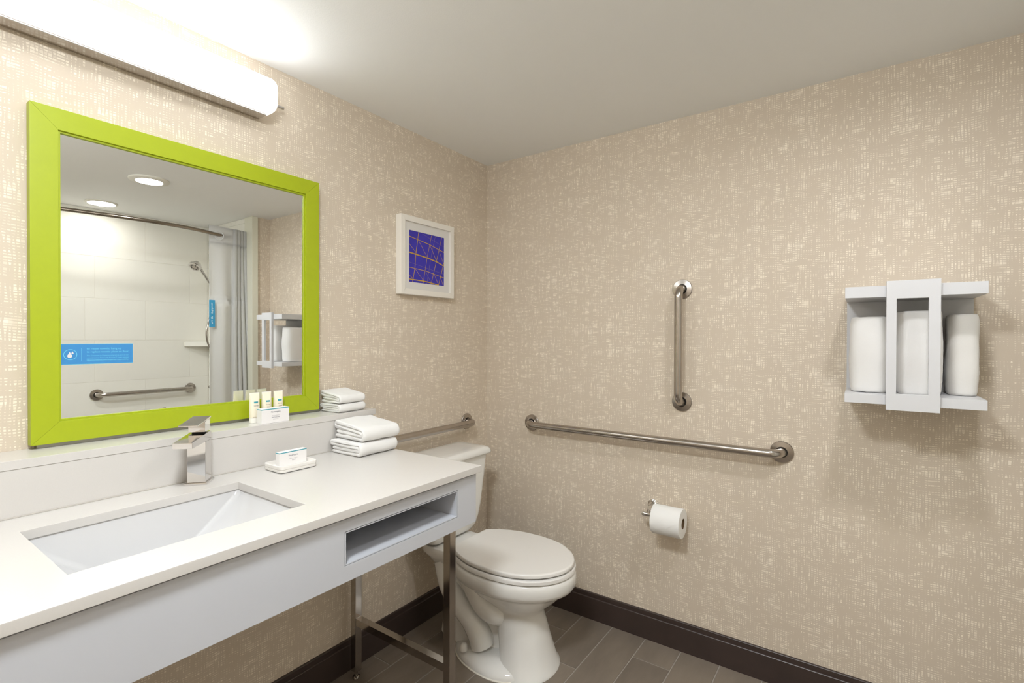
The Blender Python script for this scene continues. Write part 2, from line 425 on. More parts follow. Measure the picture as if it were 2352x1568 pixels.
# undermount basin: steep back, ramps at both ends
sk = root('sink_basin', (-1.615, -0.40, ZC-0.17), 'white porcelain undermount trough basin below the worktop cutout', 'sink')
x0, x1, y0, y1 = SINK
x0 -= 0.004; x1 += 0.004; y0 -= 0.004; y1 += 0.004
def bring(xa, xb, ya, yb, z, r):
    cx, cy = (xa+xb)/2, (ya+yb)/2
    return [(cx+p[0], cy+p[1], z) for p in rrect((xb-xa)/2, (yb-ya)/2, r, 4)]
rz0 = ZC-TH-0.0005
inner = [bring(x0, x1, y0, y1, rz0, 0.012), bring(x0+0.004, x1-0.004, y0+0.003, y1-0.003, rz0-0.012, 0.016)]
for t in (0.25, 0.5, 0.75, 0.92):
    e = t
    inner.append(bring(x0+0.004+0.150*e, x1-0.004-0.165*e, y0+0.004+0.030*e, y1-0.004-0.034*e, rz0-0.012-0.120*(e**0.92), 0.018+0.006*e))
inner.append(bring(x0+0.185, x1-0.195, y0+0.050, y1-0.054, rz0-0.134, 0.03))
outer = [bring(x0-0.02, x1+0.02, y0-0.02, y1+0.02, rz0, 0.02), bring(x0-0.02, x1+0.02, y0-0.02, y1+0.02, rz0-0.012, 0.02), bring(x0+0.12, x1-0.12, y0, y1, rz0-0.150, 0.03)]
bm = NB(); loft(bm, outer[::-1] + inner, True, True)
mk('bowl', bm, M['basin'], sk, smooth=50)
mk('drain', lathe(NB(), [(0.026, 0), (0.026, 0.003), (0.020, 0.004), (0.0, 0.0042)], (-1.62, -0.40, rz0-0.1338), (0, 0, 1)), M['chrome'], sk)

# cabinet
PZ, PT, PF, PR = 0.719, ZC-TH-0.006, Y_F+0.012, -0.893
cb = root('vanity_cabinet', (-1.615, -0.35, 0), 'white floating-look vanity cabinet with open cubby on square polished metal legs', 'cabinet')
NI = (-1.3621, -0.9805, 0.760, 0.8316)
mk('front_panel', holed(NB(), (X_L+0.012, PR, PZ, PT), (NI[0]-0.0036, NI[1]+0.0036, NI[2]-0.0036, NI[3]+0.0036), PF, PF+0.018, lambda u, v, w: (u, w, v), 0.0009), M['lacquer'], cb)
mk('shadow_rail', B((X_L+0.012, PF+0.006, PT), (PR-0.004, PF+0.05, ZC-TH-0.0006)), M['lacquer'], cb)
mk('side_panel', B((PR-0.018, PF+0.018, PZ), (PR, -0.09, PT), 0.0008), M['lacquer'], cb)
mk('side_panel', B((X_L+0.012, PF+0.018, PZ), (X_L+0.030, -0.09, PT), 0.0008), M['lacquer'], cb)
mk('bottom_panel', B((X_L+0.030, PF+0.018, PZ), (PR-0.018, -0.09, PZ+0.016)), M['lacquer'], cb)
# cubby lining
nx0, nx1, nz0, nz1 = NI; e = 0.0022; yq = PF+0.0004
cub = mk('cubby', B((nx0-e, yq, nz0-e), (nx1+e, -0.30, nz0)), M['lacquer'], cb)
for lo, hi in (((nx0-e, yq, nz1), (nx1+e, -0.30, nz1+e)), ((nx0-e, yq, nz0), (nx0, -0.30, nz1)), ((nx1, yq, nz0), (nx1+e, -0.30, nz1)), ((nx0-e, -0.30, nz0-e), (nx1+e, -0.295, nz1+e))):
    mk('lining', B(lo, hi), M['lacquer'], cub)
mk('seam_shade', holed(NB(), (nx0-0.010, nx1+0.010, nz0-0.010, nz1+0.010), (nx0-e-0.0001, nx1+e+0.0001, nz0-e-0.0001, nz1+e+0.0001), PF+0.0185, PF+0.020, lambda u, v, w: (u, w, v)), M['black'], cub, smooth=None)  # black plate behind the seam stands in for the deep shade there
# metal legs
LX, LW = -0.895, 0.028
def leg(x, yf, sgn=1):
    l = mk('leg', B((x, yf, 0.030), (x+LW, yf+LW, PZ), 0.0015), M['nickel'], cb)
    gm = NB(); lathe(gm, [(0.0, 0.0), (0.013, 0.0), (0.0145, 0.003), (0.013, 0.008), (0.006, 0.012), (0.006, 0.031)], (x+LW/2, yf+LW/2, 0.0002), (0, 0, 1), 20)
    mk('foot_glide', gm, M['nickel'], l)
    return l
for lx in (LX, X_L+0.02):
    leg(lx, -0.5523); leg(lx, -0.0824)
    st = mk('stretcher', B((lx+0.001, -0.5523+LW, 0.2327-0.027), (lx+LW-0.001, -0.0824, 0.2327), 0.001), M['nickel'], cb)
    mk('weld', tube(NB(), [(lx+0.002, -0.0830, 0.2332), (lx+LW-0.002, -0.0830, 0.2332)], 0.0014, 6), M['chrome'], st)

# faucet, turned towards the basin
fu = Vector((-0.66, -0.75, 0)).normalized()
ang = math.atan2(fu.y, fu.x)         # local +x = spout direction, local +y = left of it
fa = root('basin_faucet', (-1.496, -0.169, ZC), 'square polished chrome basin faucet with flat lever handle', 'faucet', rz=ang)
# local frame: x along spout (0 = front face), y: 0 = right face, positive to the left side (away from w)
def FB(lo, hi, bev=0.0012): return B(lo, hi, bev)
mk('base_plate', FB((-0.054, -0.005, 0), (0.006, 0.049, 0.0055)), M['chrome'], fa, world=False)
mk('body', FB((-0.043, 0.0, 0.0056), (0.0, 0.044, 0.113)), M['chrome'], fa, world=False)
bm = NB()
prof = [(-0.0435, 0.1131), (-0.0435, 0.136), (-0.040, 0.1365), (0.091, 0.1285), (0.091, 0.1135)]
loft(bm, [[(px, yy, pz) for px, pz in prof] for yy in (0.0, 0.044)])
bmesh.ops.bevel(bm, geom=bm.edges[:], offset=0.0008, segments=2, profile=0.6, affect='EDGES')
mk('spout', bm, M['chrome'], fa, world=False)
mk('neck', lathe(NB(), [(0.0165, 0), (0.0165, 0.0075)], (-0.021, 0.022, 0.132), (0, 0, 1), 24), M['black'], fa, world=False)
bm = NB(); prof = [(-0.042, 0.1385), (-0.043, 0.170), (-0.038, 0.1725), (-0.003, 0.1655), (-0.003, 0.1385)]
loft(bm, [[(px, yy, pz) for px, pz in prof] for yy in (0.002, 0.042)])
bmesh.ops.bevel(bm, geom=bm.edges[:], offset=0.0008, segments=2, profile=0.6, affect='EDGES')
ha = mk('handle', bm, M['chrome'], fa, world=False)
bm = NB(); prof = [(-0.043, 0.1715), (-0.043, 0.1755), (0.056, 0.1655), (0.056, 0.1625)]
loft(bm, [[(px, yy, pz) for px, pz in prof] for yy in (0.0, 0.044)])
bmesh.ops.bevel(bm, geom=bm.edges[:], offset=0.0006, segments=2, profile=0.6, affect='EDGES')
mk('lever', bm, M['chrome'], ha, world=False)
ORG['basin_faucet'] = Vector((0, 0, 0))

# ------------------------------------------------------------------ mirror in lime frame
ml, mr, mt, mb = -1.7708, -1.0119, 1.832, 1.0235
FWD = 0.0515
mi = root('framed_mirror', ((ml+mr)/2, 0, mb-0.008), 'wall mirror in a wide flat lime green mitred frame above the ledge', 'mirror')
yb_, yf_ = -0.004, -0.030
def mitre(name, P4):
    """P4: four (x,z) corners of a mitred member"""
    bm = NB(); loft(bm, [[(x, y, z) for x, z in P4] for y in (yb_, yf_)])
    bmesh.ops.bevel(bm, geom=[e for e in bm.edges], offset=0.0009, segments=2, profile=0.6, affect='EDGES')
    return mk(name, bm, M['lime'], mi)
il, ir, it, ib = ml+FWD, mr-FWD, mt-FWD, mb+FWD
s0 = 0.0002
tops = mitre('frame_rail', [(ml, mt), (mr, mt), (ir, it), (il, it)])
bots = mitre('frame_rail', [(ml, mb), (mr, mb), (ir, ib), (il, ib)])
mitre('frame_stile', [(ml, mb), (ml, mt), (il, it), (il, ib)])
mitre('frame_stile', [(mr, mb), (mr, mt), (ir, it), (ir, ib)])
mk('inner_bead', holed(NB(), (il-0.002, ir+0.002, ib-0.002, it+0.002), (il+0.005, ir-0.005, ib+0.005, it-0.005), -0.024, GLASS_Y-0.0005, lambda u, v, w: (u, w, v), 0.0008), M['lime'], mi)
mk('glass', B((il-0.001, GLASS_Y, ib-0.001), (ir+0.001, GLASS_Y+0.005, it+0.001)), M['mirror'], mi, smooth=None)
mk('back_board', B((ml+0.006, -0.0125, mb+0.006), (mr-0.006, -0.002, mt-0.006)), M['black'], mi)
mk('bottom_rail', B((ml+0.012, -0.022, Z_LEDGE+0.0002), (mr+0.010, -0.0005, mb-0.0003), 0.001), M['alu'], mi)
# sticker on the glass
YS = GLASS_Y-0.0004
sl, sr, sb, st_ = -1.7190, -1.5660, 1.2112, 1.2630
stk = mk('sticker', B((sl, YS-0.0003, sb), (sr, YS, st_)), M['stickcyan'], mi, smooth=None, label='blue towel reuse sticker on the mirror glass')
mk('sticker_field', B((sl, YS-0.0006, sb+0.0009), (sr-0.0009, YS-0.0003, st_-0.0009)), M['stickblue'], stk, smooth=None)
YT = YS-0.0009
def ring2(cx, cz, r0, r1, y, n=40):
    bm = NB(); a = [bm.verts.new((cx+r0*math.cos(2*math.pi*k/n), y, cz+r0*math.sin(2*math.pi*k/n))) for k in range(n)]
    c = [bm.verts.new((cx+r1*math.cos(2*math.pi*k/n), y, cz+r1*math.sin(2*math.pi*k/n))) for k in range(n)]
    for k in range(n): bm.faces.new((a[k], a[(k+1) % n], c[(k+1) % n], c[k]))
    return bm
mk('sticker_circle', ring2(-1.6960, 1.2362, 0.0121, 0.0132, YT), M['stickcyan'], stk, smooth=None)
def drop(cx, cz, r):
    bm = NB(); pts = []
    for k in range(25):
        a = R(-235+290*k/24); pts.append((cx+r*math.cos(a), YT, cz+r*math.sin(a)))
    pts.append((cx, YT, cz+r*2.15)); bm.faces.new([bm.verts.new(p) for p in pts]); return bm
mk('sticker_drop', drop(-1.6972, 1.2330, 0.0048), M['stickdrop'], stk, smooth=None)
mk('sticker_drop', drop(-1.6918, 1.2398, 0.0022), M['stickdrop'], stk, smooth=None)
mk('sticker_divider', B((-1.6745, YT, 1.2195), (-1.6738, YT+0.0002, 1.2520)), M['stickcyan'], stk, smooth=None)
tx = -1.664
for s, w_, h_, zz in (('to reuse towels: hang up', 0.072, 0.0066, 1.2484), ('to replace towels: place on floor', 0.088, 0.0066, 1.2404),
                  ('The Conserve to Preserve program is part of our', 0.088, 0.0040, 1.2318), ('commitment to Travel with Purpose\u2122. Learn more at', 0.088, 0.0040, 1.2259), ('hiltonworldwide.com/corporate-responsibility', 0.088, 0.0042, 1.2200)):
    mk('sticker_text', text_fit(s, w_, h_, lambda x, y, zz=zz: (tx+x, YT, zz+y), bold=0.00006 if 'hilton' in s else 0.0), M['stickcyan'], stk, smooth=None)

# ------------------------------------------------------------------ vanity light
vl = root('vanity_light', (-1.655, 0, 1.99), 'long glowing white wall lamp above the mirror with metal backplate', 'lamp')
LXR, LXL = -1.190, -2.12
bm = NB()
def lring(inset, y):
    cx, cz = (LXL+LXR)/2, 2.054
    return [(cx+p[0], y, cz+p[1]) for p in rrect((LXR-LXL)/2-inset*0.55, 0.056-inset, 0.026-min(inset*0.35, 0.012), 8)]
loft(bm, [lring(0.0012, -0.060), lring(0.003, -0.068), lring(0.009, -0.080), lring(0.020, -0.089), lring(0.034, -0.094)])
mk('diffuser', bm, M['lens'], vl, smooth=60)
mk('diffuser_rim', loft(NB(), [lring(0.003, -0.022), lring(0.0, -0.030), lring(0.0, -0.052), lring(0.0012, -0.0599)]), M['lensend'], vl, smooth=60)
bm = NB(); box(bm, (LXL+0.03, -0.052, 1.9915), (LXR-0.027, -0.004, 1.9975), 0.0008)
mk('backplate', bm, M['nickel'], vl)
mk('backplate_wall', B((LXL+0.02, -0.0215, 1.9975), (LXR-0.020, -0.0005, 2.110), 0.001), M['nickel'], vl)
mk('diffuser_foot', B((LXL+0.035, -0.050, 1.9976), (LXR-0.034, -0.0225, 2.004), 0.001), M['lensend'], vl)
for xx, d in ((LXR-0.022, 1), (LXL+0.022, -1)):
    mk('finial', lathe(NB(), [(0.0058, 0), (0.0058, 0.064), (0.0050, 0.066), (0, 0.066)], (xx, -0.030, 2.046), (d, 0, 0), 18), M['chrome'], vl)

# ------------------------------------------------------------------ picture
pl, pr_, pb, pt_ = -0.628, -0.298, 1.4665, 1.803
pc = root('framed_picture', ((pl+pr_)/2, 0, pb), 'square white framed print of blue with gold crossing lines', 'picture')
bw = 0.0235
def pmitre(P4):
    bm = NB(); loft(bm, [[(x, y, z) for x, z in P4] for y in (-0.001, -0.035)])
    bmesh.ops.bevel(bm, geom=bm.edges[:], offset=0.0007, segments=2, profile=0.6, affect='EDGES'); return bm
a, c, d, e = pl+bw, pr_-bw, pb+bw, pt_-bw
for nm, P4 in (('frame_rail', [(pl, pt_), (pr_, pt_), (c, e), (a, e)]), ('frame_rail', [(pl, pb), (pr_, pb), (c, d), (a, d)]), ('frame_stile', [(pl, pb), (pl, pt_), (a, e), (a, d)]), ('frame_stile', [(pr_, pb), (pr_, pt_), (c, e), (c, d)])):
    mk(nm, pmitre(P4), M['framewhite'], pc)
ix0, ix1, iz0, iz1 = -0.5755, -0.356, 1.521, 1.744
mk('mat_board', holed(NB(), (a-0.001, c+0.001, d-0.001, e+0.001), (ix0, ix1, iz0, iz1), -0.026, -0.024, lambda u, v, w: (u, w, v)), M['matboard'], pc)
pn = mk('print', B((ix0-0.003, -0.0236, iz0-0.003), (ix1+0.003, -0.022, iz1+0.003)), M['artblue'], pc, smooth=None)
# gold lines: measured on the photo's print, brought into its own square
q00, q10, q11, q01 = (488, 400), (972, 525), (970, 1188), (483, 1120)
def uv(p):
    u = (p[0]-486)/485.0
    zt = q00[1] + (q10[1]-q00[1])*u; zb = q01[1] + (q11[1]-q01[1])*u
    v = (p[1]-zt)/(zb-zt)
    uu = u*1.10/(1+0.10*u)
    return ix0+(ix1-ix0)*min(max(uu, 0), 1), iz1-(iz1-iz0)*min(max(v, 0), 1)
lines = [([(486,708),(720,790),(860,850),(971,912)],15,0),([(484,1080),(700,1118),(890,1172)],13,0),([(488,485),(750,605),(971,725)],9,0),([(485,915),(700,972),(971,1075)],7,0),
 ([(605,435),(570,740),(560,930),(530,1124)],9,0),([(780,480),(718,790),(665,1140)],6,0),([(835,495),(770,800),(715,1150)],4,1),([(935,520),(850,850),(775,1155)],7,0),([(970,870),(885,1176)],8,0),
 ([(490,590),(570,710)],5,0),([(605,550),(715,770)],5,0),([(760,620),(850,830)],5,0),([(895,700),(965,880)],5,0),([(488,1020),(535,1075)],5,0),([(565,945),(665,1100)],5,0),([(700,980),(770,1130)],4,1),([(815,1010),(880,1160)],5,0),([(915,1060),(960,1180)],5,0),
 ([(650,455),(971,650)],2.4,1),([(488,845),(971,1025)],2.4,1)]
for mname, flag in (('artgold', 0), ('artpale', 1)):
    bm = NB()
    for li, (pts, wd_, fl) in enumerate(lines):
        if fl != flag: continue
        q = [Vector((uv(p)[0], 0, uv(p)[1])) for p in pts]; hw = wd_/700*0.223/2
        for sj, (p0, p1) in enumerate(zip(q[:-1], q[1:])):
            t = (p1-p0).normalized(); nn = Vector((-t.z, 0, t.x))*hw
            yy = -0.02372 - 0.000018*li
            bm.faces.new([bm.verts.new((v.x, yy-0.000004*sj, v.z)) for v in (p0+nn, p0-nn, p1-nn, p1+nn)])
    mk('print_lines', bm, M[mname], pn, smooth=None)

# ------------------------------------------------------------------ grab bars
def grab_bar(p0, p1, nrm, label, rad=0.0160, off=0.055, flr=0.040):
    """p0,p1 flange centres on the wall, nrm into the room"""
    p0, p1, nrm = Vector(p0), Vector(p1), Vector(nrm)
    g_ = root('grab_bar', p0 if p0.z <= p1.z else p1, label, 'grab bar', None)
    d = (p1-p0).normalized(); rb = 0.040
    path = [p0+nrm*0.002, p0+nrm*(off-rb)]
    for k in range(1, 9):
        a = R(90*k/8); path.append(p0 + nrm*(off-rb+rb*math.sin(a)) + d*(rb-rb*math.cos(a)))
    path2 = [p1+nrm*0.002, p1+nrm*(off-rb)]
    for k in range(1, 9):
        a = R(90*k/8); path2.append(p1 + nrm*(off-rb+rb*math.sin(a)) - d*(rb-rb*math.cos(a)))
    mk('bar', tube(NB(), path+path2[::-1], rad, 20), M['steel'], g_)
    for p in (p0, p1):
        fl = mk('flange', lathe(NB(), [(flr, 0.0003), (flr, 0.004), (flr-0.002, 0.0062), (rad+0.010, 0.0078), (rad+0.0042, 0.0085), (rad+0.0032, 0.0075), (rad+0.003, 0.002)], p, nrm, 36), M['steel'], g_)
        mk('gap_ring', lathe(NB(), [(rad+0.0038, 0.0006), (rad+0.0034, 0.0074), (rad+0.001, 0.0074), (rad+0.001, 0.0006)], p, nrm, 30), M['black'], fl)
    return g_
grab_bar((0, -0.2851, 0.8629), (0, -1.3798, 0.8629), (-1, 0, 0), 'long horizontal brushed steel grab bar on the papered wall beside the toilet')
grab_bar((0, -1.0156, 1.0212), (0, -1.0156, 1.4818), (-1, 0, 0), 'vertical brushed steel grab bar on the papered wall above the long horizontal one')
grab_bar((-0.165, 0, 0.864), (-0.775, 0, 0.864), (0, -1, 0), 'horizontal brushed steel grab bar on the wall behind the toilet tank', off=0.058)
grab_bar((-0.275, SH_Y, 0.873), (-0.876, SH_Y, 0.870), (0, 1, 0), 'horizontal brushed steel grab bar on the cream tiled shower back wall')
grab_bar((SH_X1, SH_Y+0.115, 0.882), (SH_X1, SH_Y+0.575, 0.882), (-1, 0, 0), 'steel grab bar on the shower end wall, mostly behind the curtain', off=0.05)

# ------------------------------------------------------------------ toilet
TXC = -0.435
to = root('toilet', (TXC, -0.36, 0), 'white two-piece toilet with elongated closed seat and tank on the wall', 'toilet')
def egg(yb, yf, hw, z, ym=0.46, eb=2.6, ef=2.0, n=44, cx=TXC):
    """plan outline: yb back, yf front (yf<yb), hw half width, widest at fraction ym from back"""
    yc = yb + (yf-yb)*ym; pts = []
    for k in range(n):
        a = 2*math.pi*k/n; ca, sa = math.cos(a), math.sin(a)
        if sa >= 0:  # back half
            ex = 2/eb; L_ = yb-yc
        else:
            ex = 2/ef; L_ = yc-yf
        x = hw*(abs(ca)**ex)*(1 if ca >= 0 else -1); y = L_*(abs(sa)**ex)*(1 if sa >= 0 else -1)
        pts.append((cx+x, yc+y, z))
    return pts
ZS = 0.430
hwt = [(-0.2555, 0.112), (-0.268, 0.124), (-0.30, 0.146), (-0.34, 0.165), (-0.39, 0.181), (-0.44, 0.187), (-0.50, 0.1885), (-0.555, 0.1825), (-0.60, 0.170), (-0.64, 0.150), (-0.675, 0.124), (-0.70, 0.097), (-0.718, 0.068), (-0.729, 0.040), (-0.7345, 0.014)]
def seat_ring(z, grow=0.0, back=0.0):
    L_ = [(TXC-w-grow*min(1, w/0.05), y-(grow if y < -0.6 else 0)-(0 if y < -0.3 else 0)+(back if y > -0.3 else 0), z) for y, w in hwt]
    Rr = [(TXC+w+grow*min(1, w/0.05), y-(grow if y < -0.6 else 0)+(back if y > -0.3 else 0), z) for y, w in hwt[::-1]]
    return L_+Rr
mk('seat_lid', loft(NB(), [seat_ring(ZS-0.017, -0.003), seat_ring(ZS-0.014), seat_ring(ZS-0.005), seat_ring(ZS-0.0012, -0.0025), seat_ring(ZS, -0.008)]), M['seat'], to, smooth=45)
mk('seat', loft(NB(), [seat_ring(ZS-0.040, 0.000), seat_ring(ZS-0.037, 0.004), seat_ring(ZS-0.026, 0.004), seat_ring(ZS-0.0205, -0.001)]), M['seat'], to, smooth=45)
mk('seat_bumper', B((TXC-0.010, -0.7300, ZS-0.0207), (TXC+0.010, -0.700, ZS-0.0170)), M['seat'], to)
for sx in (-0.07, 0.07):
    mk('hinge', B((TXC+sx-0.018, -0.262, ZS-0.040), (TXC+sx+0.018, -0.236, ZS-0.010), 0.006, 3), M['seat'], to)
ZR = ZS-0.0415
bm = NB()
loft(bm, [egg(-0.46, -0.668, 0.136, 0.0, 0.5, 2.3), egg(-0.455, -0.668, 0.136, 0.006, 0.5, 2.3), egg(-0.455, -0.661, 0.129, 0.012, 0.5, 2.3), egg(-0.44, -0.642, 0.109, 0.09, 0.5, 2.3), egg(-0.42, -0.618, 0.090, 0.18, 0.5, 2.3), egg(-0.40, -0.610, 0.085, 0.215, 0.5, 2.2),
          egg(-0.37, -0.622, 0.098, 0.238, 0.5, 2.2), egg(-0.32, -0.660, 0.128, 0.268, 0.5), egg(-0.28, -0.694, 0.158, 0.302, 0.5), egg(-0.262, -0.712, 0.174, 0.320, 0.5),
          egg(-0.250, -0.724, 0.184, 0.324, 0.5), egg(-0.243, -0.735, 0.191, 0.331, 0.5), egg(-0.24, -0.742, 0.1965, 0.345, 0.5), egg(-0.24, -0.742, 0.1955, 0.372, 0.5), egg(-0.24, -0.739, 0.192, 0.383, 0.5), egg(-0.244, -0.733, 0.186, ZR, 0.5)])
mk('bowl', bm, M['porcelain'], to, smooth=60)
bm = NB()  # foot with sloping flange
FT = lambda g, z: egg(-0.215-g, -0.635+g, 0.168-g, z, 0.58, 2.1, 2.0)
loft(bm, [FT(0, 0.0), FT(0, 0.012), FT(0.010, 0.026), FT(0.028, 0.036), FT(0.07, 0.045)])
mk('foot', bm, M['porcelain'], to, smooth=60)
bm = NB()  # rear web and tank deck
loft(bm, [egg(-0.12, -0.48, 0.085, 0.02, 0.5, 3), egg(-0.13, -0.47, 0.070, 0.10, 0.5, 3), egg(-0.12, -0.45, 0.068, 0.20, 0.5, 3), egg(-0.09, -0.42, 0.075, 0.29, 0.5, 3), egg(-0.055, -0.36, 0.105, 0.345, 0.5, 3.5, 3), egg(-0.045, -0.33, 0.118, 0.365, 0.5, 4, 3), egg(-0.045, -0.33, 0.118, 0.392, 0.5, 4, 3), egg(-0.05, -0.32, 0.112, 0.398, 0.5, 4, 3)])
mk('deck', bm, M['porcelain'], to, smooth=60)
for sx in (-1, 1):
    pth = bezier([(TXC+sx*0.012, -0.490, 0.205), (TXC+sx*0.058, -0.455, 0.195), (TXC+sx*0.080, -0.40, 0.215), (TXC+sx*0.078, -0.33, 0.29), (TXC+sx*0.065, -0.27, 0.345)], 7)
    mk('trapway', tube(NB(), pth, 0.047, 16), M['porcelain'], to, smooth=60)
    pth = bezier([(TXC+sx*0.060, -0.16, 0.33), (TXC+sx*0.070, -0.20, 0.24), (TXC+sx*0.082, -0.265, 0.19), (TXC+sx*0.084, -0.33, 0.145), (TXC+sx*0.080, -0.37, 0.09), (TXC+sx*0.074, -0.38, 0.055)], 7)
    nn_ = len(pth)
    mk('trapway', tube(NB(), pth, [0.046+0.006*max(0, (i/nn_-0.6)/0.4) for i in range(nn_)], 16), M['porcelain'], to, smooth=60)
    mk('bolt_cap', lathe(NB(), [(0.0160, 0), (0.0160, 0.004), (0.0145, 0.016), (0.0125, 0.0235), (0.008, 0.028), (0, 0.0290)], (TXC+sx*0.126, -0.325, 0.0350), (0, 0, 1), 24), M['seat'], to, smooth=50)
def tring(hw, yb, yf, z, r=0.03):
    return [(TXC+p[0], (yb+yf)/2+p[1], z) for p in rrect(hw, (yb-yf)/2, r, 6)]
mk('tank', loft(NB(), [tring(0.105, -0.045, -0.150, 0.400), tring(0.130, -0.035, -0.165, 0.412), tring(0.150, -0.028, -0.174, 0.432), tring(0.165, -0.022, -0.180, 0.470), tring(0.175, -0.02, -0.184, 0.52), tring(0.195, -0.018, -0.190, 0.66), tring(0.2035, -0.016, -0.194, 0.7435)]), M['porcelain'], to, smooth=50)
mk('tank_lid', loft(NB(), [tring(0.205, -0.012, -0.198, 0.7440, 0.026), tring(0.2145, -0.008, -0.208, 0.7475, 0.026), tring(0.2160, -0.007, -0.211, 0.754, 0.026), tring(0.2135, -0.008, -0.209, 0.765, 0.026), tring(0.206, -0.013, -0.202, 0.774, 0.024), tring(0.192, -0.022, -0.190, 0.7785, 0.022), tring(0.16, -0.05, -0.16, 0.7795, 0.02)]), M['porcelain'], to, smooth=60)
lv = mk('trip_lever', lathe(NB(), [(0.012, 0), (0.012, 0.006), (0.007, 0.008), (0.007, 0.016)], (TXC-0.15, -0.1925, 0.70), (0, -1, 0), 20), M['chrome'], to)
mk('lever_arm', tube(NB(), bezier([(TXC-0.15, -0.206, 0.70), (TXC-0.12, -0.209, 0.699), (TXC-0.08, -0.208, 0.694)], 5), 0.0045, 10), M['chrome'], lv)
mk('caulk_line', loft(NB(), [FT(-0.004, 0.0003), FT(-0.004, 0.003), FT(0, 0.005)]), M['sh_grout'], to)

# ------------------------------------------------------------------ paper holder and roll
TPX, TPZ, TPY0, TPY1 = -0.082, 0.549, -0.930, -1.046
hp = root('paper_holder', (0, -0.899, 0.53), 'polished metal toilet paper holder with round wall flange', 'holder')
mk('flange', lathe(NB(), [(0.0235, 0.0003), (0.0235, 0.003), (0.0205, 0.005), (0.0200, 0.008), (0.0165, 0.010), (0.0125, 0.016), (0.009, 0.020), (0.009, 0.040)], (0, -0.899, 0.575), (-1, 0, 0), 30), M['chrome'], hp)
mk('post', tube(NB(), bezier([(-0.036, -0.899, 0.575), (-0.060, -0.900, 0.573), (TPX, -0.904, 0.5585)], 6), 0.0085, 16), M['chrome'], hp)
mk('collar', lathe(NB(), [(0.0, 0), (0.017, 0.0), (0.019, 0.003), (0.017, 0.007), (0.0, 0.007)], (TPX, -0.917, 0.5585), (0, -1, 0), 26), M['chrome'], hp)
mk('arm', lathe(NB(), [(0.0, -0.030), (0.0065, -0.029), (0.0085, -0.026), (0.0085, 0.0), (0.0075, 0.002), (0.0075, 0.130), (0.0, 0.131)], (TPX, -0.908, 0.5585), (0, -1, 0), 20), M['chrome'], hp)
mk('arm_tip', lathe(NB(), [(0.0, 0), (0.0105, 0.001), (0.0115, 0.004), (0.0095, 0.008), (0, 0.0085)], (TPX, TPY1+0.012, 0.5580), (0, -1, 0), 20), M['steel'], hp)
rl = root('toilet_roll', (TPX, (TPY0+TPY1)/2, TPZ-0.058), 'white toilet paper roll with end sheet folded to a point', 'toilet roll')
RR, RC = 0.0575, 0.0205
bm = NB(); n = 48
prof = [(RC, 0), (RR-0.002, 0), (RR, 0.002), (RR, 0.114), (RR-0.002, 0.116), (RC, 0.116)]
ax = Vector((0, -1, 0)); X_, Y_ = frame_axes(ax)
rings = [[Vector((TPX, TPY0, TPZ)) + ax*d_ + X_*(r_*math.cos(2*math.pi*k/n)) + Y_*(r_*math.sin(2*math.pi*k/n)) for k in range(n)] for r_, d_ in prof + [prof[0]]]
loft(bm, rings, False, False); bmesh.ops.remove_doubles(bm, verts=bm.verts[:], dist=1e-6)
mk('sheets', bm, M['paperroll'], rl, smooth=50)
bm = NB(); prof = [(RC-0.0015, 0.0), (RC-0.0003, 0.0), (RC-0.0003, 0.116), (RC-0.0015, 0.116)]
rings = [[Vector((TPX, TPY0, TPZ)) + ax*d_ + X_*(r_*math.cos(2*math.pi*k/n)) + Y_*(r_*math.sin(2*math.pi*k/n)) for k in range(n)] for r_, d_ in prof + [prof[0]]]
loft(bm, rings, False, False); bmesh.ops.remove_doubles(bm, verts=bm.verts[:], dist=1e-6)
mk('core', bm, M['cardtube'], rl, smooth=50)
# end sheet: wraps over the top and narrows to a point at the front
bm = NB(); rowsO = []; rowsI = []
for k in range(25):
    t = k/24; a = R(95 + 100*t)             # 90 = top, 180 = facing the room
    f_ = max(0.0, (t-0.42)/0.58)
    ya = TPY0 + (-0.062)*f_ - 0.0005; yb2 = TPY1 + (0.053)*max(0, (t-0.66)/0.34) + 0.0005
    for rows2, rr in ((rowsO, RR+0.0011), (rowsI, RR+0.0002)):
        rows2.append([bm.verts.new((TPX+rr*math.cos(a), ya+(yb2-ya)*j/6, TPZ+rr*math.sin(a))) for j in range(7)])
for k in range(24):
    for j in range(6):
        bm.faces.new((rowsO[k][j], rowsO[k][j+1], rowsO[k+1][j+1], rowsO[k+1][j])); bm.faces.new((rowsI[k][j], rowsI[k+1][j], rowsI[k+1][j+1], rowsI[k][j+1]))
    for j in (0, 6): bm.faces.new((rowsO[k][j], rowsI[k][j], rowsI[k+1][j], rowsO[k+1][j]))
for k in (0, 24):
    for j in range(6): bm.faces.new((rowsO[k][j], rowsI[k][j], rowsI[k][j+1], rowsO[k][j+1]))
mk('end_sheet', bm, M['paperroll'], rl, smooth=50)

# ------------------------------------------------------------------ towel shelf with rolled towels
ya_, yb3 = -1.577, -1.899
ts = root('towel_shelf', (-0.12, -1.738, 1.073), 'white wall-mounted two-tier towel shelf with slotted front frame', 'shelf')
XF = -0.238
mk('top_board', B((XF, yb3, 1.404), (-0.001, ya_, 1.4375), 0.001), M['shelfwhite'], ts)
mk('bottom_board', B((XF, yb3, 1.0865), (-0.001, ya_, 1.1145), 0.001), M['shelfwhite'], ts)
mk('back_panel', B((-0.020, yb3, 1.1146), (-0.001, ya_, 1.4039), 0.0008), M['shelfwhite'], ts)
mk('front_frame', holed(NB(), (-1.800, -1.678, 1.073, 1.449), (-1.774, -1.702, 1.121, 1.397), XF-0.0165, XF-0.0003, lambda u, v, w: (w, u, v), 0.001), M['shelfwhite'], ts)

